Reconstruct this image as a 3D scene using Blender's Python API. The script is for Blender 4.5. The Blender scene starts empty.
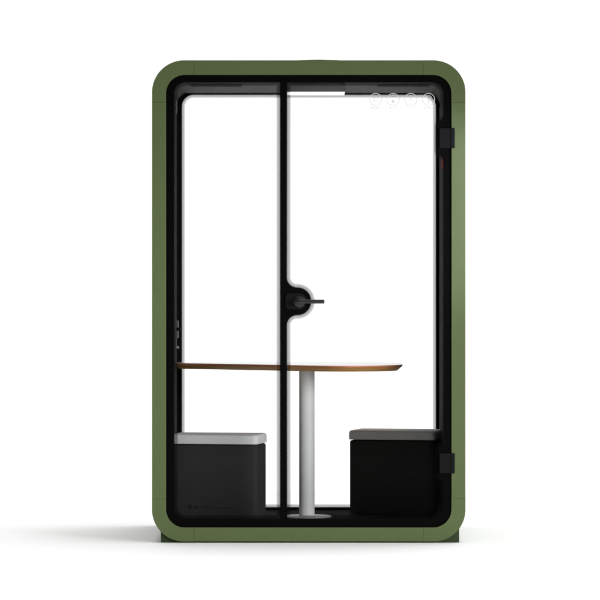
import bpy, bmesh, math, random
from mathutils import Vector
from mathutils.geometry import tessellate_polygon
random.seed(4)
SC = bpy.context.scene
COL = SC.collection
PI = math.pi

# ------------------------------------------------------------------ measures
S = 0.00476            # metres per photo pixel on the front plane of the pod
DIST = 15.7            # camera to front plane
HX, HY = 300.0, 301.0  # optical axis in the photo
CAMZ = 241.8 * S
D = 1.2                # pod depth

def wx(px, y=0.0): return (px - HX) * S * (DIST + y) / DIST
def wz(py, y=0.0): return CAMZ + (HY - py) * S * (DIST + y) / DIST

# ------------------------------------------------------------------ camera
cd = bpy.data.cameras.new('camera'); cam = bpy.data.objects.new('camera', cd); COL.objects.link(cam)
cam.location = (0, -DIST, CAMZ); cam.rotation_euler = (PI/2, 0, 0)
cd.sensor_width = 36; cd.lens = 36 * DIST / (600 * S)
cd.shift_y = 1.0/600; cd.clip_start = 0.1; cd.clip_end = 200
SC.camera = cam
SC.view_settings.view_transform = 'Standard'; SC.view_settings.look = 'None'
SC.view_settings.exposure = 0; SC.view_settings.gamma = 1
SC.cycles.transparent_max_bounces = 24
SC.cycles.max_bounces = 8

# ------------------------------------------------------------------ studio surround: lit white sweep behind, dim room in front
W = bpy.data.worlds.new('World'); SC.world = W; W.use_nodes = True
nt = W.node_tree; nt.nodes.clear()
tc = nt.nodes.new('ShaderNodeTexCoord'); sp = nt.nodes.new('ShaderNodeSeparateXYZ')
mr = nt.nodes.new('ShaderNodeMapRange'); mr.interpolation_type = 'SMOOTHSTEP'
mr.inputs['From Min'].default_value = -0.25; mr.inputs['From Max'].default_value = 0.45
mr.inputs['To Min'].default_value = 0.10; mr.inputs['To Max'].default_value = 1.15
bg = nt.nodes.new('ShaderNodeBackground'); out = nt.nodes.new('ShaderNodeOutputWorld')
bg.inputs['Color'].default_value = (1, 1, 1, 1)
nt.links.new(tc.outputs['Generated'], sp.inputs[0]); nt.links.new(sp.outputs['Y'], mr.inputs['Value'])
nt.links.new(mr.outputs['Result'], bg.inputs['Strength']); nt.links.new(bg.outputs[0], out.inputs[0])

def area(name, loc, target, sx, sy, power, spread=180, col=(1, 1, 1)):
    l = bpy.data.lights.new(name, 'AREA'); l.shape = 'RECTANGLE'; l.size = sx; l.size_y = sy
    l.energy = power; l.spread = math.radians(spread); l.color = col
    o = bpy.data.objects.new(name, l); COL.objects.link(o); o.location = loc
    o.rotation_euler = (Vector(target) - Vector(loc)).to_track_quat('-Z', 'Y').to_euler()
    return o
area('overhead_floor_fill', (1.6, .6, 7), (.2, .6, 0), 16, 16, 545, 70)  # unseen light from above, added to bring the floor up to white
area('key_softbox', (4.1, -4.7, 1.8), (-0.1, 0.1, 0.75), 2.2, 1.6, 22, 45)
l = bpy.data.lights.new('key_spot', 'SPOT'); l.energy = 38; l.color = (1.0, .93, 1.3); l.spot_size = math.radians(58); l.spot_blend = .3; l.shadow_soft_size = .12
o = bpy.data.objects.new('key_spot', l); COL.objects.link(o); o.location = (1.40, -.60, 1.75)
o.rotation_euler = (Vector((.60, .15, 1.56)) - o.location).to_track_quat('-Z', 'Y').to_euler()

# ------------------------------------------------------------------ materials
def mat(name, col, rough=0.5, spec=0.5, metal=0.0, noise=0.0, nscale=60, bump=0.0, bscale=200, stretch=(1, 1, 1), coat=0):
    m = bpy.data.materials.new(name); m.use_nodes = True
    n = m.node_tree; b = n.nodes['Principled BSDF']
    b.inputs['Base Color'].default_value = (*col, 1); b.inputs['Roughness'].default_value = rough
    b.inputs['Specular IOR Level'].default_value = spec; b.inputs['Metallic'].default_value = metal
    b.inputs['Coat Weight'].default_value = coat
    t = n.nodes.new('ShaderNodeTexCoord'); mp = n.nodes.new('ShaderNodeMapping')
    mp.inputs['Scale'].default_value = stretch; n.links.new(t.outputs['Object'], mp.inputs[0])
    if noise:
        x = n.nodes.new('ShaderNodeTexNoise'); x.inputs['Scale'].default_value = nscale; x.inputs['Detail'].default_value = 6
        r = n.nodes.new('ShaderNodeMapRange'); r.inputs['From Min'].default_value = .3; r.inputs['From Max'].default_value = .7
        r.inputs['To Min'].default_value = 1 - noise; r.inputs['To Max'].default_value = 1 + noise
        v = n.nodes.new('ShaderNodeVectorMath'); v.operation = 'SCALE'; v.inputs[0].default_value = col
        n.links.new(mp.outputs[0], x.inputs['Vector']); n.links.new(x.outputs[0], r.inputs['Value'])
        n.links.new(r.outputs[0], v.inputs['Scale']); n.links.new(v.outputs[0], b.inputs['Base Color'])
    if bump:
        x = n.nodes.new('ShaderNodeTexNoise'); x.inputs['Scale'].default_value = bscale; x.inputs['Detail'].default_value = 4
        bp = n.nodes.new('ShaderNodeBump'); bp.inputs['Strength'].default_value = bump; bp.inputs['Distance'].default_value = 0.002
        n.links.new(mp.outputs[0], x.inputs['Vector']); n.links.new(x.outputs[0], bp.inputs['Height'])
        n.links.new(bp.outputs[0], b.inputs['Normal'])
    return m

M_GREEN = mat('green_lacquer', (0.108, 0.144, 0.058), 0.6, 0.15, noise=.03, nscale=9, bump=.12, bscale=500)
M_FOOT = mat('shaded_green_plinth', (0.035, 0.055, 0.022), 0.6, 0.2, noise=.05)  # darker than the shell: shade on the recessed feet is put into the green
M_BLACK = mat('black_enamel_border', (0.0028, 0.0028, 0.0028), 0.5, 0.02)
M_BACKB = mat('black_back_border', (0.002, 0.002, 0.002), 0.6, 0.08)
M_HINGE = mat('black_hinge_metal', (0.0085, 0.0085, 0.0085), 0.5, 0.05)
M_HANDLE = mat('black_handle_metal', (0.016, 0.016, 0.016), 0.28, 0.5)
M_LINING = mat('dark_felt_lining', (0.015, 0.018, 0.008), 0.8, 0.15, noise=.25, nscale=90, bump=.3, bscale=600)
M_CEIL = mat('grey_felt_ceiling', (0.034, 0.034, 0.034), 0.75, 0.3, noise=.12, nscale=70, bump=.3, bscale=500)
M_SLOT = mat('vent_slot_black', (0.008, 0.008, 0.008), 0.8, 0.1)
M_CARPET = mat('charcoal_carpet', (0.008, 0.0078, 0.0075), 0.9, 0.02, noise=.45, nscale=60, bump=.5, bscale=400, stretch=(.3, 3, 1))
M_LBOX = mat('grey_lamp_housing', (0.09, 0.09, 0.09), 0.5, 0.3)
M_TOP = mat('pale_grey_laminate', (0.78, 0.80, 0.81), 0.12, 0.5)
M_LEG = mat('pale_grey_powder_coat', (0.65, 0.655, 0.66), 0.5, 0.3, noise=.015, nscale=40)
M_BODY = mat('charcoal_stool_fabric', (0.034, 0.034, 0.0333), 0.9, 0.0, noise=.14, nscale=350, bump=.5, bscale=900)
M_CUSH = mat('light_grey_felt', (0.59, 0.592, 0.595), 0.9, 0.15, noise=.05, nscale=300, bump=.4, bscale=800)
M_PANEL = mat('grey_felt_wall', (0.034, 0.034, 0.034), 0.8, 0.2, noise=.2, nscale=90, bump=.3, bscale=600)
M_DARKP = mat('dark_grey_plastic', (0.12, 0.12, 0.12), 0.45, 0.3)
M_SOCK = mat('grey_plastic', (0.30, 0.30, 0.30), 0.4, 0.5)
M_RED = mat('red_plastic', (0.85, 0.012, 0.012), 0.6, 0.05)
M_LOGO = mat('black_logo_vinyl', (0.003, 0.003, 0.003), 0.6, 0.1)
M_FLOOR = mat('white_studio_floor', (0.88, 0.88, 0.88), 0.7, 0.2)

# walnut edge of the table: long straight grain and a paler stripe under the top ply
def wood(name, c1, c2):
    m = bpy.data.materials.new(name); m.use_nodes = True; n = m.node_tree; b = n.nodes['Principled BSDF']
    t = n.nodes.new('ShaderNodeTexCoord'); mp = n.nodes.new('ShaderNodeMapping'); mp.inputs['Scale'].default_value = (2.5, 2.5, 160)
    x = n.nodes.new('ShaderNodeTexNoise'); x.inputs['Scale'].default_value = 2.2; x.inputs['Detail'].default_value = 7; x.inputs['Distortion'].default_value = .4
    r = n.nodes.new('ShaderNodeValToRGB'); r.color_ramp.elements[0].position = .3; r.color_ramp.elements[1].position = .7
    r.color_ramp.elements[0].color = (*c1, 1); r.color_ramp.elements[1].color = (*c2, 1)
    n.links.new(t.outputs['Object'], mp.inputs[0]); n.links.new(mp.outputs[0], x.inputs['Vector'])
    n.links.new(x.outputs[0], r.inputs[0]); n.links.new(r.outputs[0], b.inputs['Base Color'])
    b.inputs['Roughness'].default_value = .45; b.inputs['Specular IOR Level'].default_value = .35
    return m
M_PLY = wood('reddish_top_ply', (0.36, 0.12, 0.06), (0.50, 0.19, 0.11))
M_WOOD = wood('walnut_edge', (0.26, 0.12, 0.035), (0.50, 0.27, 0.10))

def emis(name, s):
    m = bpy.data.materials.new(name); m.use_nodes = True; n = m.node_tree; b = n.nodes['Principled BSDF']
    b.inputs['Base Color'].default_value = (.8, .8, .8, 1)
    b.inputs['Emission Color'].default_value = (1, 1, 1, 1); b.inputs['Emission Strength'].default_value = s
    return m
M_LED = emis('lit_lamp_diffuser', 1.3)

def glass():
    m = bpy.data.materials.new('clear_glass'); m.use_nodes = True; n = m.node_tree; n.nodes.clear()
    o = n.nodes.new('ShaderNodeOutputMaterial'); mx = n.nodes.new('ShaderNodeMixShader')
    t = n.nodes.new('ShaderNodeBsdfTransparent'); g = n.nodes.new('ShaderNodeBsdfGlossy'); f = n.nodes.new('ShaderNodeFresnel')
    f.inputs['IOR'].default_value = 1.07; g.inputs['Roughness'].default_value = .02
    t.inputs['Color'].default_value = (.995, .998, .995, 1)
    n.links.new(f.outputs[0], mx.inputs[0]); n.links.new(t.outputs[0], mx.inputs[1]); n.links.new(g.outputs[0], mx.inputs[2])
    n.links.new(mx.outputs[0], o.inputs[0]); return m
M_GLASS = glass()

def print_mat(name, col, alpha):
    m = bpy.data.materials.new(name); m.use_nodes = True; n = m.node_tree; b = n.nodes['Principled BSDF']
    b.inputs['Base Color'].default_value = (*col, 1); b.inputs['Alpha'].default_value = alpha; b.inputs['Roughness'].default_value = .6
    return m
M_ICON = print_mat('frosted_white_print', (.66, .66, .66), .76)
M_ICON2 = print_mat('faint_white_print', (.66, .66, .66), .5)

# dotted fade of black ceramic print along the glass border ("fade" runs 0 at the border to 1 at its end)
def frit():
    m = bpy.data.materials.new('dotted_black_print'); m.use_nodes = True; n = m.node_tree; n.nodes.clear()
    N = lambda k: n.nodes.new(k); L = n.links.new
    o = N('ShaderNodeOutputMaterial'); mx = N('ShaderNodeMixShader'); t = N('ShaderNodeBsdfTransparent')
    d = N('ShaderNodeBsdfDiffuse'); d.inputs['Color'].default_value = (.004, .004, .004, 1)
    tc = N('ShaderNodeTexCoord'); sc = N('ShaderNodeVectorMath'); sc.operation = 'SCALE'; sc.inputs['Scale'].default_value = 1/0.0026
    fr = N('ShaderNodeVectorMath'); fr.operation = 'FRACTION'
    sb = N('ShaderNodeVectorMath'); sb.operation = 'SUBTRACT'; sb.inputs[1].default_value = (.5, .5, .5)
    ml = N('ShaderNodeVectorMath'); ml.operation = 'MULTIPLY'; ml.inputs[1].default_value = (1, 0, 1)
    ln = N('ShaderNodeVectorMath'); ln.operation = 'LENGTH'
    L(tc.outputs['Object'], sc.inputs[0]); L(sc.outputs[0], fr.inputs[0]); L(fr.outputs[0], sb.inputs[0]); L(sb.outputs[0], ml.inputs[0]); L(ml.outputs[0], ln.inputs[0])
    at = N('ShaderNodeAttribute'); at.attribute_name = 'fade'
    r = N('ShaderNodeFloatCurve')
    cu = r.mapping.curves[0]; cu.points[0].location = (0, .50); cu.points[1].location = (1, .0); cu.points.new(.3, .45); cu.points.new(.7, .40); cu.points.new(.9, .28); r.mapping.update()
    L(at.outputs['Fac'], r.inputs['Value'])
    lt = N('ShaderNodeMath'); lt.operation = 'LESS_THAN'; L(ln.outputs['Value'], lt.inputs[0]); L(r.outputs[0], lt.inputs[1])
    sq = N('ShaderNodeMath'); sq.operation = 'POWER'; sq.inputs[1].default_value = 2; L(r.outputs[0], sq.inputs[0])
    dm = N('ShaderNodeMath'); dm.operation = 'MULTIPLY_ADD'; dm.inputs[1].default_value = .9; dm.inputs[2].default_value = 2.5; L(lt.outputs[0], dm.inputs[0])
    fa = N('ShaderNodeMath'); fa.operation = 'MULTIPLY'; fa.use_clamp = True; L(sq.outputs[0], fa.inputs[0]); L(dm.outputs[0], fa.inputs[1])
    L(fa.outputs[0], mx.inputs[0]); L(t.outputs[0], mx.inputs[1]); L(d.outputs[0], mx.inputs[2]); L(mx.outputs[0], o.inputs[0])
    return m
M_FRIT = frit()

# ------------------------------------------------------------------ mesh helpers
def link(name, bm, m, parent=None, smooth=None):
    me = bpy.data.meshes.new(name)
    bmesh.ops.recalc_face_normals(bm, faces=bm.faces)
    if smooth:
        for f in bm.faces: f.smooth = True
        for e in bm.edges:
            if len(e.link_faces) == 2 and e.calc_face_angle(0) > math.radians(smooth): e.smooth = False
    bm.to_mesh(me); bm.free(); me.materials.append(m)
    o = bpy.data.objects.new(name, me); COL.objects.link(o)
    if parent:
        o.parent = parent
    return o

def empty(name, label, cat, loc=(0, 0, 0), group=None):
    o = bpy.data.objects.new(name, None); COL.objects.link(o); o.location = loc
    o.empty_display_size = .1; o['label'] = label; o['category'] = cat
    if group: o['group'] = group
    return o

def arc(cx, cy, r, a0, a1, n=14):
    return [(cx + r*math.cos(math.radians(a0 + (a1-a0)*i/n)), cy + r*math.sin(math.radians(a0 + (a1-a0)*i/n))) for i in range(n+1)]

def rrect(x0, y0, x1, y1, r, n=14):
    "rounded rectangle in photo pixels (y down), clockwise on screen"
    return (arc(x0+r, y0+r, r, 180, 270, n) + arc(x1-r, y0+r, r, 270, 360, n)
            + arc(x1-r, y1-r, r, 0, 90, n) + arc(x0+r, y1-r, r, 90, 180, n))

def prism(bm, outer, holes, y0, y1, ypl=0.0, k=1.0):
    "extrude a photo-pixel outline (with holes) along depth; true size taken on plane ypl"
    conv = lambda p, y: (wx(p[0], ypl), y, wz(p[1], ypl))
    loops = [outer] + list(holes)
    flat = [p for l in loops for p in l]
    tris = tessellate_polygon([[Vector((p[0], p[1], 0)) for p in l] for l in loops])
    a = [bm.verts.new(conv(p, y0)) for p in flat]; b = [bm.verts.new(conv(p, y1)) for p in flat]
    for t in tris:
        try: bm.faces.new([a[i] for i in t]); bm.faces.new([b[i] for i in reversed(t)])
        except ValueError: pass
    i = 0
    for l in loops:
        m = len(l)
        for j in range(m):
            p, q = i+j, i+(j+1) % m
            bm.faces.new([a[p], a[q], b[q], b[p]])
        i += m

def box(bm, x0, x1, y0, y1, z0, z1):
    v = [bm.verts.new((x, y, z)) for x in (x0, x1) for y in (y0, y1) for z in (z0, z1)]
    for f in ((0,1,3,2),(4,6,7,5),(0,4,5,1),(2,3,7,6),(0,2,6,4),(1,5,7,3)): bm.faces.new([v[i] for i in f])
    return v

def bevel(bm, w, seg=2, ang=40, only=None):
    es = [e for e in bm.edges if len(e.link_faces) == 2 and e.calc_face_angle(0) > math.radians(ang) and (only is None or only(e))]
    bmesh.ops.bevel(bm, geom=es, offset=w, segments=seg, profile=.5, affect='EDGES', clamp_overlap=True)

def cyl(bm, p, r, h, axis='Y', n=32, r2=None):
    from mathutils import Matrix
    rot = {'Y': Matrix.Rotation(PI/2, 4, 'X'), 'X': Matrix.Rotation(PI/2, 4, 'Y'), 'Z': Matrix.Identity(4)}[axis]
    bmesh.ops.create_cone(bm, cap_ends=True, segments=n, radius1=r, radius2=r if r2 is None else r2, depth=h, matrix=Matrix.Translation(p) @ rot)

def offset(poly, w):
    "move a closed photo-pixel outline inwards by w"
    n = len(poly); A = sum(poly[i][0]*poly[(i+1) % n][1] - poly[(i+1) % n][0]*poly[i][1] for i in range(n))
    s = 1 if A > 0 else -1
    res = []
    for i in range(n):
        p, q, r = poly[i-1], poly[i], poly[(i+1) % n]
        d1 = Vector((q[0]-p[0], q[1]-p[1])); d2 = Vector((r[0]-q[0], r[1]-q[1]))
        if d1.length < 1e-6: d1 = d2
        if d2.length < 1e-6: d2 = d1
        d1.normalize(); d2.normalize()
        n1 = Vector((-d1.y, d1.x))*s; n2 = Vector((-d2.y, d2.x))*s
        b = (n1+n2); b.normalize(); c = max(.5, b.dot(n1))
        res.append((q[0]+b.x*w/c, q[1]+b.y*w/c))
    return res

def clean(poly):
    r = []
    for p in poly:
        if not r or math.hypot(p[0]-r[-1][0], p[1]-r[-1][1]) > .05: r.append(p)
    if math.hypot(r[0][0]-r[-1][0], r[0][1]-r[-1][1]) < .05: r.pop()
    return r

def fade_ring(poly, w, y, parent, ypl=0.0):
    a = poly; b = offset(poly, w); bm = bmesh.new(); lay = bm.verts.layers.float.new('fade')
    va = [bm.verts.new((wx(p[0], ypl), y, wz(p[1], ypl))) for p in a]; vb = [bm.verts.new((wx(p[0], ypl), y, wz(p[1], ypl))) for p in b]
    for v in va: v[lay] = 0
    for v in vb: v[lay] = 1
    n = len(a)
    for i in range(n): bm.faces.new([va[i], va[(i+1) % n], vb[(i+1) % n], vb[i]])
    return link('dotted_border', bm, M_FRIT, parent)

# ------------------------------------------------------------------ the setting
bm = bmesh.new()
box(bm, -8, 8, -9, 4.2, -0.05, 0)
fl = link('floor', bm, M_FLOOR); fl['kind'] = 'structure'

# ------------------------------------------------------------------ the pod
pod = empty('office_pod', 'tall olive green framed soundproof meeting pod with black bordered glass door and rounded corners', 'office pod')
OX0, OX1, OY0, OY1 = 152.0, 465.5, 60.3, 541.6
T = 14.0; RO, RI = 32.0, 18.5
IX0, IX1, IY0, IY1 = OX0+T, OX1-T, OY0+T+.5, OY1-T
SY0, SY1, SX0, SX1 = 102.0, 499.0, 194.0, 423.5
g = .12; gx = .06
shell_len = D + .03

def shell(name, outline):
    bm = bmesh.new(); prism(bm, outline, [], 0, shell_len)
    bmesh.ops.recalc_face_normals(bm, faces=bm.faces)
    bevel(bm, .0016, 2, 40, lambda e: all(v.co.y < 1e-5 for v in e.verts))
    return link(name, bm, M_GREEN, pod, 20)
shell('side_panel', [(OX0, SY0+g), (IX0, SY0+g), (IX0, SY1-g), (OX0, SY1-g)])
shell('side_panel', [(IX1, SY0+g), (OX1, SY0+g), (OX1, SY1-g), (IX1, SY1-g)])
shell('top_panel', [(SX0+gx, OY0), (SX1-gx, OY0), (SX1-gx, IY0), (SX0+gx, IY0)])
shell('bottom_panel', [(SX0+gx, IY1), (SX1-gx, IY1), (SX1-gx, OY1), (SX0+gx, OY1)])
def corner(sx, sy):
    # sx: -1 left, 1 right; sy: -1 top, 1 bottom
    ox = OX0 if sx < 0 else OX1; oy = OY0 if sy < 0 else OY1; ix = IX0 if sx < 0 else IX1; iy = IY0 if sy < 0 else IY1
    mx = SX0 if sx < 0 else SX1; my = SY0 if sy < 0 else SY1
    o = [(ox - sx*RO + sx*RO*math.cos(a), oy - sy*RO + sy*RO*math.sin(a)) for a in [PI/2*i/20 for i in range(21)]]
    i_ = [(ix - sx*RI + sx*RI*math.cos(a), iy - sy*RI + sy*RI*math.sin(a)) for a in [PI/2*i/20 for i in range(21)]]
    shell('corner_panel', clean([(ox, my)] + o + [(mx, oy), (mx, iy)] + i_[::-1] + [(ix, my)]))
for sx in (-1, 1):
    for sy in (-1, 1): corner(sx, sy)

# feet under the lower corners
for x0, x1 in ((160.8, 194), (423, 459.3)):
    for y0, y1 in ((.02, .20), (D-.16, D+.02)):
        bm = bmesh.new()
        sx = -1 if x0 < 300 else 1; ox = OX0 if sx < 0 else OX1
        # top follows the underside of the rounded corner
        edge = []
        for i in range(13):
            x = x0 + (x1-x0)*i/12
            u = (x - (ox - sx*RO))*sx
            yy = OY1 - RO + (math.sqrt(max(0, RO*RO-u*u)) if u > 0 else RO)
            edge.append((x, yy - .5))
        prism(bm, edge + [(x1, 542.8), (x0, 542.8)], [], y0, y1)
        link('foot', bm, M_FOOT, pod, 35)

# lining: thin dark skin on walls, rounded corners; ceiling and floor panels
bm = bmesh.new()
lt = 1.0
lo = rrect(IX0+.02, IY0+.02, IX1-.02, IY1-.02, RI); li = rrect(IX0+lt, IY0+lt, IX1-lt, IY1-lt, RI-lt)
prism(bm, lo, [li], .03, D)
link('lining', bm, M_LINING, pod, 35)
bm = bmesh.new()
box(bm, wx(IX0+RI-8.8), wx(IX1-RI+8.8), .03, D-.02, wz(IY0+lt+2.0), wz(IY0+lt-.3)); bevel(bm, .003)
ceil_p = link('ceiling_panel', bm, M_CEIL, pod)
bm = bmesh.new()
box(bm, wx(IX0+RI-6), wx(IX1-RI+6), .03, D-.02, wz(IY1-lt+.3), wz(IY1-lt-.9))
link('floor_panel', bm, M_CARPET, pod)
FLOORZ = wz(IY1-lt-.9)
CEILZ = wz(IY0+lt+2.0)
# slotted vents in the ceiling
M_VENT = mat('slotted_grey_vent', (0.03, 0.03, 0.03), .8, .05)
n = M_VENT.node_tree; bk = n.nodes.new('ShaderNodeTexBrick'); bk.inputs['Scale'].default_value = 1
bk.inputs['Brick Width'].default_value = .036; bk.inputs['Row Height'].default_value = .05; bk.inputs['Mortar Size'].default_value = .006
bk.inputs['Color1'].default_value = (.001, .001, .001, 1); bk.inputs['Color2'].default_value = (.01, .01, .01, 1); bk.inputs['Mortar'].default_value = (.035, .035, .035, 1)
n.links.new([q for q in n.nodes if q.type == 'TEX_COORD'][0].outputs['Object'], bk.inputs['Vector'])
n.links.new(bk.outputs[0], n.nodes['Principled BSDF'].inputs['Base Color'])
for cx in (216.5, 403.5):
    fr = bmesh.new(); yv = .55
    x0, x1 = wx(cx-25.5, yv), wx(cx+25.5, yv)
    box(fr, x0, x1, yv-.075, yv+.075, CEILZ-.0025, CEILZ+.002); bevel(fr, .001)
    link('ceiling_vent', fr, M_VENT, pod)
# ceiling lamp
bm = bmesh.new()
lx0, lx1 = wx(281.5, .1), wx(345.2, .1); lz = wz(91.9, .1)
box(bm, lx0, lx1, .10, .335, lz, CEILZ-.001); bevel(bm, .0015)
lamp = link('ceiling_lamp', bm, M_LBOX, pod)
bm = bmesh.new(); box(bm, lx0+.002, lx1-.002, .102, .333, lz-.001, lz+.001)
link('diffuser', bm, M_LED, lamp)
# fan hood on the roof
bm = bmesh.new(); R = .26; H = .0362; cx = wx(318.5, .5); zt = wz(OY0); seg = 64
rings = [(1, 0), (1, .25), (.97, .4), (.85, .55), (.65, .74), (.4, .9), (.2, .98), (0.02, 1)]
prev = None
for rr, hh in rings:
    cur = [bm.verts.new((cx+R*rr*math.cos(2*PI*i/seg), .5+R*rr*math.sin(2*PI*i/seg), zt+H*hh)) for i in range(seg)]
    if prev:
        for i in range(seg): bm.faces.new([prev[i], prev[(i+1) % seg], cur[(i+1) % seg], cur[i]])
    prev = cur
bm.faces.new(prev)
link('roof_fan_hood', bm, M_SLOT, pod, 40)

# openings (photo pixels)
def s_edge(x0, x1, y0, y1, n=12):
    return [(x0 + (x1-x0)*(3*t*t-2*t**3), y0+(y1-y0)*t) for t in [i/n for i in range(n+1)]]
GY0 = 82.0; GY1 = 519.0
fixed_open = clean([(280.2, GY0), (280.2, GY1)] + arc(174+11.5, GY1-11.5, 11.5, 90, 180) + arc(174+11.5, GY0+11.5, 11.5, 180, 270))
dr = [(287.0, GY0)] + arc(443.6-12, GY0+12, 12, 270, 360)
dr += s_edge(443.6, 438.2, 114.5, 126) + s_edge(438.2, 443.6, 150.3, 161.5)
dr += s_edge(443.6, 438.2, 440.5, 451.5) + s_edge(438.2, 443.6, 475, 486)
dr += arc(443.6-12, GY1-12, 12, 0, 90) + [(287.0, GY1)]
dr += arc(297, 325.3, 10.2, 180, 270) + arc(297.3, 301.3, 13.8, 90, -90, 28) + arc(297, 277.3, 10.2, 90, 180)
door_open = clean(dr)
rr_ = rrect(IX0+.15, IY0+.15, IX1-.15, IY1-.15, RI-.1)
def clip(poly, x, keep_left):
    res = []
    n = len(poly)
    for i in range(n):
        a, b = poly[i], poly[(i+1) % n]
        ina = (a[0] <= x) == keep_left; inb = (b[0] <= x) == keep_left
        if ina: res.append(a)
        if ina != inb:
            t = (x-a[0])/(b[0]-a[0]); res.append((x, a[1]+(b[1]-a[1])*t))
    return clean(res)
FY0, FY1 = .010, .022
# fixed side window
bm = bmesh.new(); prism(bm, clip(rr_, 283.5, True), [fixed_open], FY0, FY1)
win = link('side_window', bm, M_BLACK, pod)
bm = bmesh.new(); prism(bm, offset(fixed_open, -1.5), [], FY0+.003, FY1-.003)
link('glass_pane', bm, M_GLASS, win)
fade_ring(fixed_open, 4.2, FY0+.0015, win)
# door
bm = bmesh.new(); prism(bm, clip(rr_, 283.62, False), [door_open], FY0, FY1)
door = link('door', bm, M_BLACK, pod)
bm = bmesh.new(); prism(bm, offset(door_open, -1.5), [], FY0+.003, FY1-.003)
link('glass_pane', bm, M_GLASS, door)
fade_ring(door_open, 4.2, FY0+.0015, door)
bm = bmesh.new(); box(bm, wx(281), wx(286.4), FY1+.001, FY1+.008, wz(IY1-2), wz(IY0+2))
link('door_seal', bm, M_BLACK, pod)
# hinges
for cy in (138.3, 463.2):
    bm = bmesh.new()
    box(bm, wx(439.6), wx(451.0), FY0-.014, FY0+.0005, wz(cy+10), wz(cy-10)); bevel(bm, .0015)
    h = link('hinge', bm, M_HINGE, door)
    bm = bmesh.new()
    box(bm, wx(451.2), wx(454.6), FY0-.018, FY0-.0105, wz(cy+10), wz(cy-10)); bevel(bm, .0015)
    link('hinge', bm, M_SLOT, door)
# handle
hx, hz = wx(300.0), wz(301.6)
bm = bmesh.new(); prism(bm, arc(289.2, 296.8, 3.6, 180, 270, 8) + arc(298.6, 301.25, 8.05, -90, 90, 24) + arc(289.2, 305.7, 3.6, 90, 180, 8), [], FY0-.008, FY0+.0005); bmesh.ops.recalc_face_normals(bm, faces=bm.faces); bevel(bm, .0012)
link('handle_plate', bm, M_HINGE, door, 35)
bm = bmesh.new()
cyl(bm, (hx-.003, FY0-.013, hz), .0275, .010, 'Y', 48); bevel(bm, .002)
cyl(bm, (hx-.003, FY0-.035, hz+.003), .0165, .052, 'Y', 40); bevel(bm, .004, 3, 60)
link('handle_rosette', bm, M_HANDLE, door, 35)
# lever: round neck bending into a flat bar
bm = bmesh.new(); ly = FY0-.058
path = [(hx-.008, ly+.001, .0108, .0125), (hx+.002, ly, .0108, .0125), (hx+.014, ly-.001, .0098, .010), (hx+.03, ly-.001, .0096, .009), (wx(323.2), ly-.001, .0094, .0085), (wx(324.3), ly-.001, .0084, .0075)]
prev = None
for x, y, rz_, ry in path:
    cur = []
    for i in range(24):
        a = 2*PI*i/24; c, s_ = math.cos(a), math.sin(a); e = .45
        cur.append(bm.verts.new((x, y+ry*math.copysign(abs(c)**e, c), hz+rz_*math.copysign(abs(s_)**e, s_))))
    if prev:
        for i in range(24): bm.faces.new([prev[i], prev[(i+1) % 24], cur[(i+1) % 24], cur[i]])
    else: bm.faces.new(cur)
    prev = cur
bm.faces.new(prev)
link('door_handle', bm, M_HANDLE, door, 35)

# rear window
r0 = D-.02
k = (DIST+D)/DIST
back_open = [(px, py) for px, py in rrect(181.8, 94.8, 435.9, 507.2, 12)]       # photo pixels seen on the rear plane
b_outer = [((p[0]-HX)/k+HX, (p[1]-HY)/k+HY) for p in rrect(IX0+lt+.05, IY0+lt+.05, IX1-lt-.05, IY1-lt-.05, RI-lt)]
bm = bmesh.new(); prism(bm, b_outer, [back_open], D-.018, D-.004, D)
rw = link('rear_window', bm, M_BACKB, pod)
bm = bmesh.new(); prism(bm, offset(back_open, -1), [], D-.014, D-.008, D)
link('glass_pane', bm, M_GLASS, rw)
fade_ring(back_open, 3.6, D-.016, rw, D)

# fittings on the inner side walls
xl = wx(IX0+lt) ; xr = wx(IX1-lt)
bm = bmesh.new()
Y = 1.10
for (a, b, w) in ((320.8, 327.4, 2.5), (331, 338, 2.5)):
    box(bm, xl-.001, wx(176.0+w-.2, Y), Y-.04, Y+.04, wz(b, Y), wz(a, Y))
box(bm, xl-.001, wx(176.6, Y), Y-.06, Y+.05, wz(347, Y), wz(319.6, Y))
bevel(bm, .002)
sp_ = link('control_panel', bm, M_DARKP, pod)
bm = bmesh.new(); cyl(bm, (wx(178.3, Y), Y-.01, wz(329.2, Y)), .008, .02, 'X', 20); link('knob', bm, M_HINGE, sp_, 35)
bm = bmesh.new(); cyl(bm, (wx(177.3, Y), Y-.02, wz(347.3, Y)), .009, .02, 'X', 20, .004); link('knob', bm, M_SOCK, sp_, 35)
bm = bmesh.new(); box(bm, xl-.001, wx(175.9, Y), Y-.03, Y+.05, wz(386, Y), wz(371.5, Y)); bevel(bm, .001)
link('wall_plate', bm, M_SOCK, pod)
# felt wall panels and pale strips standing in for highlights in the upper corners
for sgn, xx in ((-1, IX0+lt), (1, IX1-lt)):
    bm = bmesh.new(); a, b = sorted((wx(xx), wx(xx)-sgn*.004))
    box(bm, a, b, .05, D-.02, wz(IY1-RI), wz(IY0+RI)); bevel(bm, .0015)
    link('wall_panel', bm, M_PANEL, pod)
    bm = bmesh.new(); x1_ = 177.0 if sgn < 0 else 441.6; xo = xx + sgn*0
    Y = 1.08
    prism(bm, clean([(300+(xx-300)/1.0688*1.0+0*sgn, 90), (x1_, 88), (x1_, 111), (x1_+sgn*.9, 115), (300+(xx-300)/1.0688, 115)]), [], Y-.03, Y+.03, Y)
    link('highlight_strip', bm, M_SOCK, pod)
Y = .72
bm = bmesh.new(); box(bm, xr-.0075, xr-.002, .66, .80, wz(168.3, Y), wz(154.5, Y)); bevel(bm, .002)
o = link('wall_fitting', bm, M_RED, pod); o['label'] = 'small red fitting on the inner wall below the upper door hinge'

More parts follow.
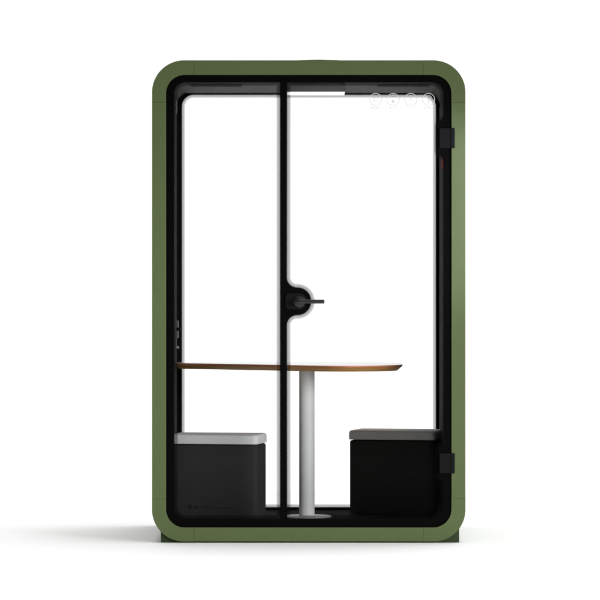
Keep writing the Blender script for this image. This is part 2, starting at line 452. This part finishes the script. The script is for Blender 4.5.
# ------------------------------------------------------------------ writing and marks on the glass
def text_bm(body, size, x, z, y, bold=0.0):
    cu = bpy.data.curves.new('t', 'FONT'); cu.body = body; cu.size = size; cu.offset = bold; cu.extrude = .0002; cu.space_character = 1.0
    ob = bpy.data.objects.new('t', cu); COL.objects.link(ob); bpy.context.view_layer.update()
    me = bpy.data.meshes.new_from_object(ob); wd = ob.dimensions.x
    b = bmesh.new(); b.from_mesh(me)
    for v in b.verts: v.co = Vector((x + v.co.x, y - v.co.z, z + v.co.y))
    bpy.data.objects.remove(ob); bpy.data.curves.remove(cu); bpy.data.meshes.remove(me)
    return b, wd
def merge(a, b):
    me = bpy.data.meshes.new('tmp'); b.to_mesh(me); b.free(); a.from_mesh(me); bpy.data.meshes.remove(me)
ty = FY0 + .0005
lg = bmesh.new()
cx, cz = wx(189.6), wz(507.0)
bm = bmesh.new()
# round emblem: dot with pointed sides
for a in range(4):
    pass
ri = [(cx + .0105*(1 + (.28 if i % 6 == 0 else 0))*math.cos(2*PI*i/24), cz + .0105*(1 + (.28 if i % 6 == 0 else 0))*math.sin(2*PI*i/24)) for i in range(24)]
v0 = [bm.verts.new((p[0], ty, p[1])) for p in ri]; v1 = [bm.verts.new((cx+(p[0]-cx)*.42, ty, cz+(p[1]-cz)*.42)) for p in ri]
for i in range(24): bm.faces.new([v0[i], v0[(i+1) % 24], v1[(i+1) % 24], v1[i]])
bmesh.ops.create_circle(bm, cap_ends=True, segments=12, radius=.003)
for v in bm.verts[-12:]: v.co = Vector((cx+v.co.x, ty, cz+v.co.y))
merge(lg, bm)
x = wx(192.8)
b, wd = text_bm('sound', .0270, x, wz(508.7), ty, .0005); merge(lg, b)
b, wd2 = text_bm('box', .0270, x+wd+.002, wz(508.7), ty, 0); merge(lg, b)
x = wx(214.5); X1 = wx(232)
while x < X1:                                  # strap line too small to be read in the photograph
    w = random.choice((.0022, .003, .0036)); box(lg, x, x+w, ty-.0001, ty+.0001, wz(508.5), wz(508.5)+random.choice((.0042, .0042, .006)))
    x += w + random.choice((.0012, .0012, .0012, .004))
link('logo', lg, M_LOGO, pod)

def disc(bm, cx, cz, r, r_in=0.0, n=40, sx=1, a0=0, a1=360):
    full = (a1-a0) == 360; m = n if full else n+1
    A = [math.radians(a0+(a1-a0)*i/n) for i in range(m)]
    o = [bm.verts.new((cx+r*sx*math.cos(a), ty, cz+r*math.sin(a))) for a in A]
    if r_in:
        q = [bm.verts.new((cx+r_in*sx*math.cos(a), ty, cz+r_in*math.sin(a))) for a in A]
        for i in range(n if full else n): 
            j = (i+1) % m; bm.faces.new([o[i], o[j], q[j], q[i]])
    else: bm.faces.new(o)
def bar(bm, x0, z0, x1, z1, w):
    d = Vector((x1-x0, z1-z0)); d.normalize(); nx, nz = -d.y*w/2, d.x*w/2
    bm.faces.new([bm.verts.new((px, ty, pz)) for px, pz in ((x0+nx, z0+nz), (x1+nx, z1+nz), (x1-nx, z1-nz), (x0-nx, z0-nz))])
u = S
for kk, cxp in enumerate((375.8, 393.2, 410.9, 428.7)):
    cx, cz = wx(cxp), wz(99.3)
    bm = bmesh.new(); disc(bm, cx, cz, 6.45*u, 5.6*u, 48)
    q = bmesh.new()
    if kk == 0:      # seated figure and a bar
        disc(q, cx-1.6*u, cz-1.4*u, .95*u, n=16); bar(q, cx+1.4*u, cz-3*u, cx+1.4*u, cz+1.2*u, .9*u)
        disc(q, cx-.2*u, cz+2.4*u, 1.3*u, .7*u, 20); bar(q, cx-3.2*u, cz+.6*u, cx-.6*u, cz+1.6*u, .7*u); bar(q, cx+1.4*u, cz+1.4*u, cx+3.4*u, cz+2.8*u, .6*u)
    elif kk == 1:    # waves above a drop
        disc(q, cx-.2*u, cz-1.9*u, 1.15*u, n=18); bar(q, cx-.2*u, cz-1.2*u, cx-.8*u, cz+.4*u, .8*u)
        disc(q, cx, cz-.2*u, 3.7*u, 3.1*u, 14, a0=30, a1=150); disc(q, cx, cz-.6*u, 2.4*u, 1.9*u, 14, a0=200, a1=340)
        disc(q, cx, cz+3.4*u, 1.5*u, n=18, sx=1.3)
    elif kk == 2:    # burst of rays and dots
        for a in range(8):
            c, s_ = math.cos(a*PI/4), math.sin(a*PI/4)
            bar(q, cx+.5*u*c, cz+.5*u*s_, cx+2.2*u*c, cz+2.2*u*s_, .5*u); disc(q, cx+3.6*u*c, cz+3.6*u*s_, .42*u, n=10)
    else:            # upright figure under an arch
        bar(q, cx, cz-4*u, cx, cz+.4*u, .7*u); disc(q, cx, cz+1.7*u, 1.1*u, .5*u, 18); bar(q, cx-2*u, cz-.3*u, cx+2*u, cz-.3*u, .6*u)
        disc(q, cx, cz+.3*u, 4*u, 3.5*u, 14, a0=25, a1=155)
    merge(bm, q)
    # caption too small to be read in the photograph
    ic = link('icon', bm, M_ICON, door)
    bm = bmesh.new()
    hw = (6, 4, 3, 5.3)[kk]*u; x = cx-hw; z = wz(108.4)
    while x < cx+hw:
        w = random.choice((.5, .7, .9))*u; box(bm, x, min(x+w, cx+hw), ty-.0001, ty+.0001, z, z+random.choice((1.0, 1.0, 1.4))*u)
        x += w + random.choice((.3, .3, .8))*u
    link('icon_caption', bm, M_ICON2, door)

# ------------------------------------------------------------------ table
TZ = wz(HY+64.9, .16)           # top surface height from the near edge of the table
tc_x, tc_y = wx(306.8, .62), .62
table = empty('pedestal_table', 'meeting table with thin walnut edge and pale round column inside the green pod', 'table', (tc_x, tc_y, FLOORZ))
# plan outline: (photo x, depth)
pl = [(160, .90), (176, .84), (210, .71), (245, .54), (285, .35), (315, .225), (335, .175), (352, .175), (372, .22), (388, .29), (396, .34), (400.4, .385), (402.3, .44), (402.2, .60), (401.5, .80), (399, .93), (392, 1.03), (375, 1.09), (340, 1.11), (250, 1.11), (168, 1.11)]
def smooth_closed(pts, n=8, keep=()):
    res = []; m = len(pts)
    for i in range(m):
        p0, p1, p2, p3 = pts[i-1], pts[i], pts[(i+1) % m], pts[(i+2) % m]
        for j in range(n):
            t = j/n
            res.append(tuple(.5*((2*p1[q]) + (-p0[q]+p2[q])*t + (2*p0[q]-5*p1[q]+4*p2[q]-p3[q])*t*t + (-p0[q]+3*p1[q]-3*p2[q]+p3[q])*t**3) for q in (0, 1)))
    return res
raw = [(wx(a, b), b) for a, b in pl]
raw = [(max(x, wx(IX0+lt+.6)), y) for x, y in raw]
open_part = smooth_closed(raw, 8)
cutx = wx(IX0+lt+.5)
plan = clean([(max(x, cutx)*1000, y*1000) for x, y in open_part]); plan = [(x/1000, y/1000) for x, y in plan]
def inset(pl_, w): return offset([(x*1000, y*1000) for x, y in pl_], w*1000)
def slab(levels, name, m, mtop=None):
    bm = bmesh.new(); prev = None; first = None
    for w, z in levels:
        pts = [(x/1000, y/1000) for x, y in inset(plan, w)]
        pts = [(max(x, cutx), y) for x, y in pts]
        cur = [bm.verts.new((x-tc_x, y-tc_y, z-FLOORZ)) for x, y in pts]
        if prev:
            for i in range(len(cur)): bm.faces.new([prev[i], prev[(i+1) % len(cur)], cur[(i+1) % len(cur)], cur[i]])
        else: first = cur
        prev = cur
    bm.faces.new(first); bm.faces.new(prev)
    return link(name, bm, m, table, 30)
top = slab([(.004, TZ-.0068), (0, TZ-.0066), (0, TZ-.0012), (.001, TZ)], 'tabletop', M_PLY)
lam = bmesh.new()
cur = [lam.verts.new((max(x/1000, cutx)-tc_x, y/1000-tc_y, TZ+.0006-FLOORZ)) for x, y in inset(plan, .004)]
b2 = [lam.verts.new((v.co.x, v.co.y, TZ-.0008-FLOORZ)) for v in cur]
lam.faces.new(cur); lam.faces.new(b2)
for i in range(len(cur)): lam.faces.new([cur[i], cur[(i+1) % len(cur)], b2[(i+1) % len(cur)], b2[i]])
o = link('laminate_surface', lam, M_TOP, top)
slab([(.0015, TZ-.0071), (.0045, TZ-.010), (.024, TZ-.0275), (.026, TZ-.0285)], 'edge_band', M_WOOD)
rl = 15.6/2*S*(DIST+tc_y)/DIST
bm = bmesh.new(); cyl(bm, (0, 0, (TZ-.0285-FLOORZ+.006)/2), rl, TZ-.0285-FLOORZ-.006, 'Z', 64); link('leg', bm, M_LEG, table, 35)
bm = bmesh.new(); cyl(bm, (0, 0, .0035), 24.5*S*1.04, .007, 'Z', 96); bevel(bm, .002, 2); link('base_plate', bm, M_LEG, table, 35)

# ------------------------------------------------------------------ stools
def rounded_block(w, d, z0, z1, rc, rt, rb=0.0, puff=0.0):
    bm = bmesh.new(); n = 10; levels = []
    m = 6
    if rb: levels += [(rb*(1-math.sin(a)), z0+rb*(1-math.cos(a))) for a in [PI/2*i/m for i in range(m+1)]]
    else: levels += [(0, z0)]
    levels += [(0, z0 + (z1-z0)*q) for q in (.4, .6)] if (z1-z0) > .1 else []
    levels += [(rt*(1-math.cos(a)), z1-rt*(1-math.sin(a))) for a in [PI/2*i/m for i in range(m+1)]]
    prev = None
    for ins, z in levels:
        pts = rrect(-w/2+ins, -d/2+ins, w/2-ins, d/2-ins, max(.004, rc-ins), n)
        cur = [bm.verts.new((x, y, z)) for x, y in pts]
        if prev:
            for i in range(len(cur)): bm.faces.new([prev[i], prev[(i+1) % len(cur)], cur[(i+1) % len(cur)], cur[i]])
        else: bm.faces.new(cur)
        prev = cur
    bm.faces.new(prev)
    return bm
SW, SD, SH, CT = .441, .28, .420, .0465
def make_stool():
    r = empty('storage_stool', '', 'stool', (0, 0, 0), 'padded box stools inside the pod')
    link('stool_body', rounded_block(SW-.008, SD-.008, .002, SH-CT-.003, .026, .012), M_BODY, r, 40)
    link('seat_cushion', rounded_block(SW, SD, SH-CT, SH, .028, .014, .004), M_CUSH, r, 40)
    return r
def place(o, right_px, y, rz, label):
    o.location = (0, y, FLOORZ); o.rotation_euler = (0, 0, rz); o['label'] = label
s1 = make_stool()
s2 = s1.copy(); COL.objects.link(s2)
for ch in list(s1.children):
    c = ch.copy(); COL.objects.link(c); c.parent = s2
s1.location = (wx(218.4, .46), .46, FLOORZ); s1.rotation_euler = (0, 0, -math.radians(9))
s1['label'] = 'charcoal box stool with light grey cushion under the wall end of the table'
s2.location = (wx(396.6, .955), .955, FLOORZ); s2.rotation_euler = (0, 0, -math.radians(13))
s2['label'] = 'near black box stool with mid grey cushion on the right beside the lower door hinge'
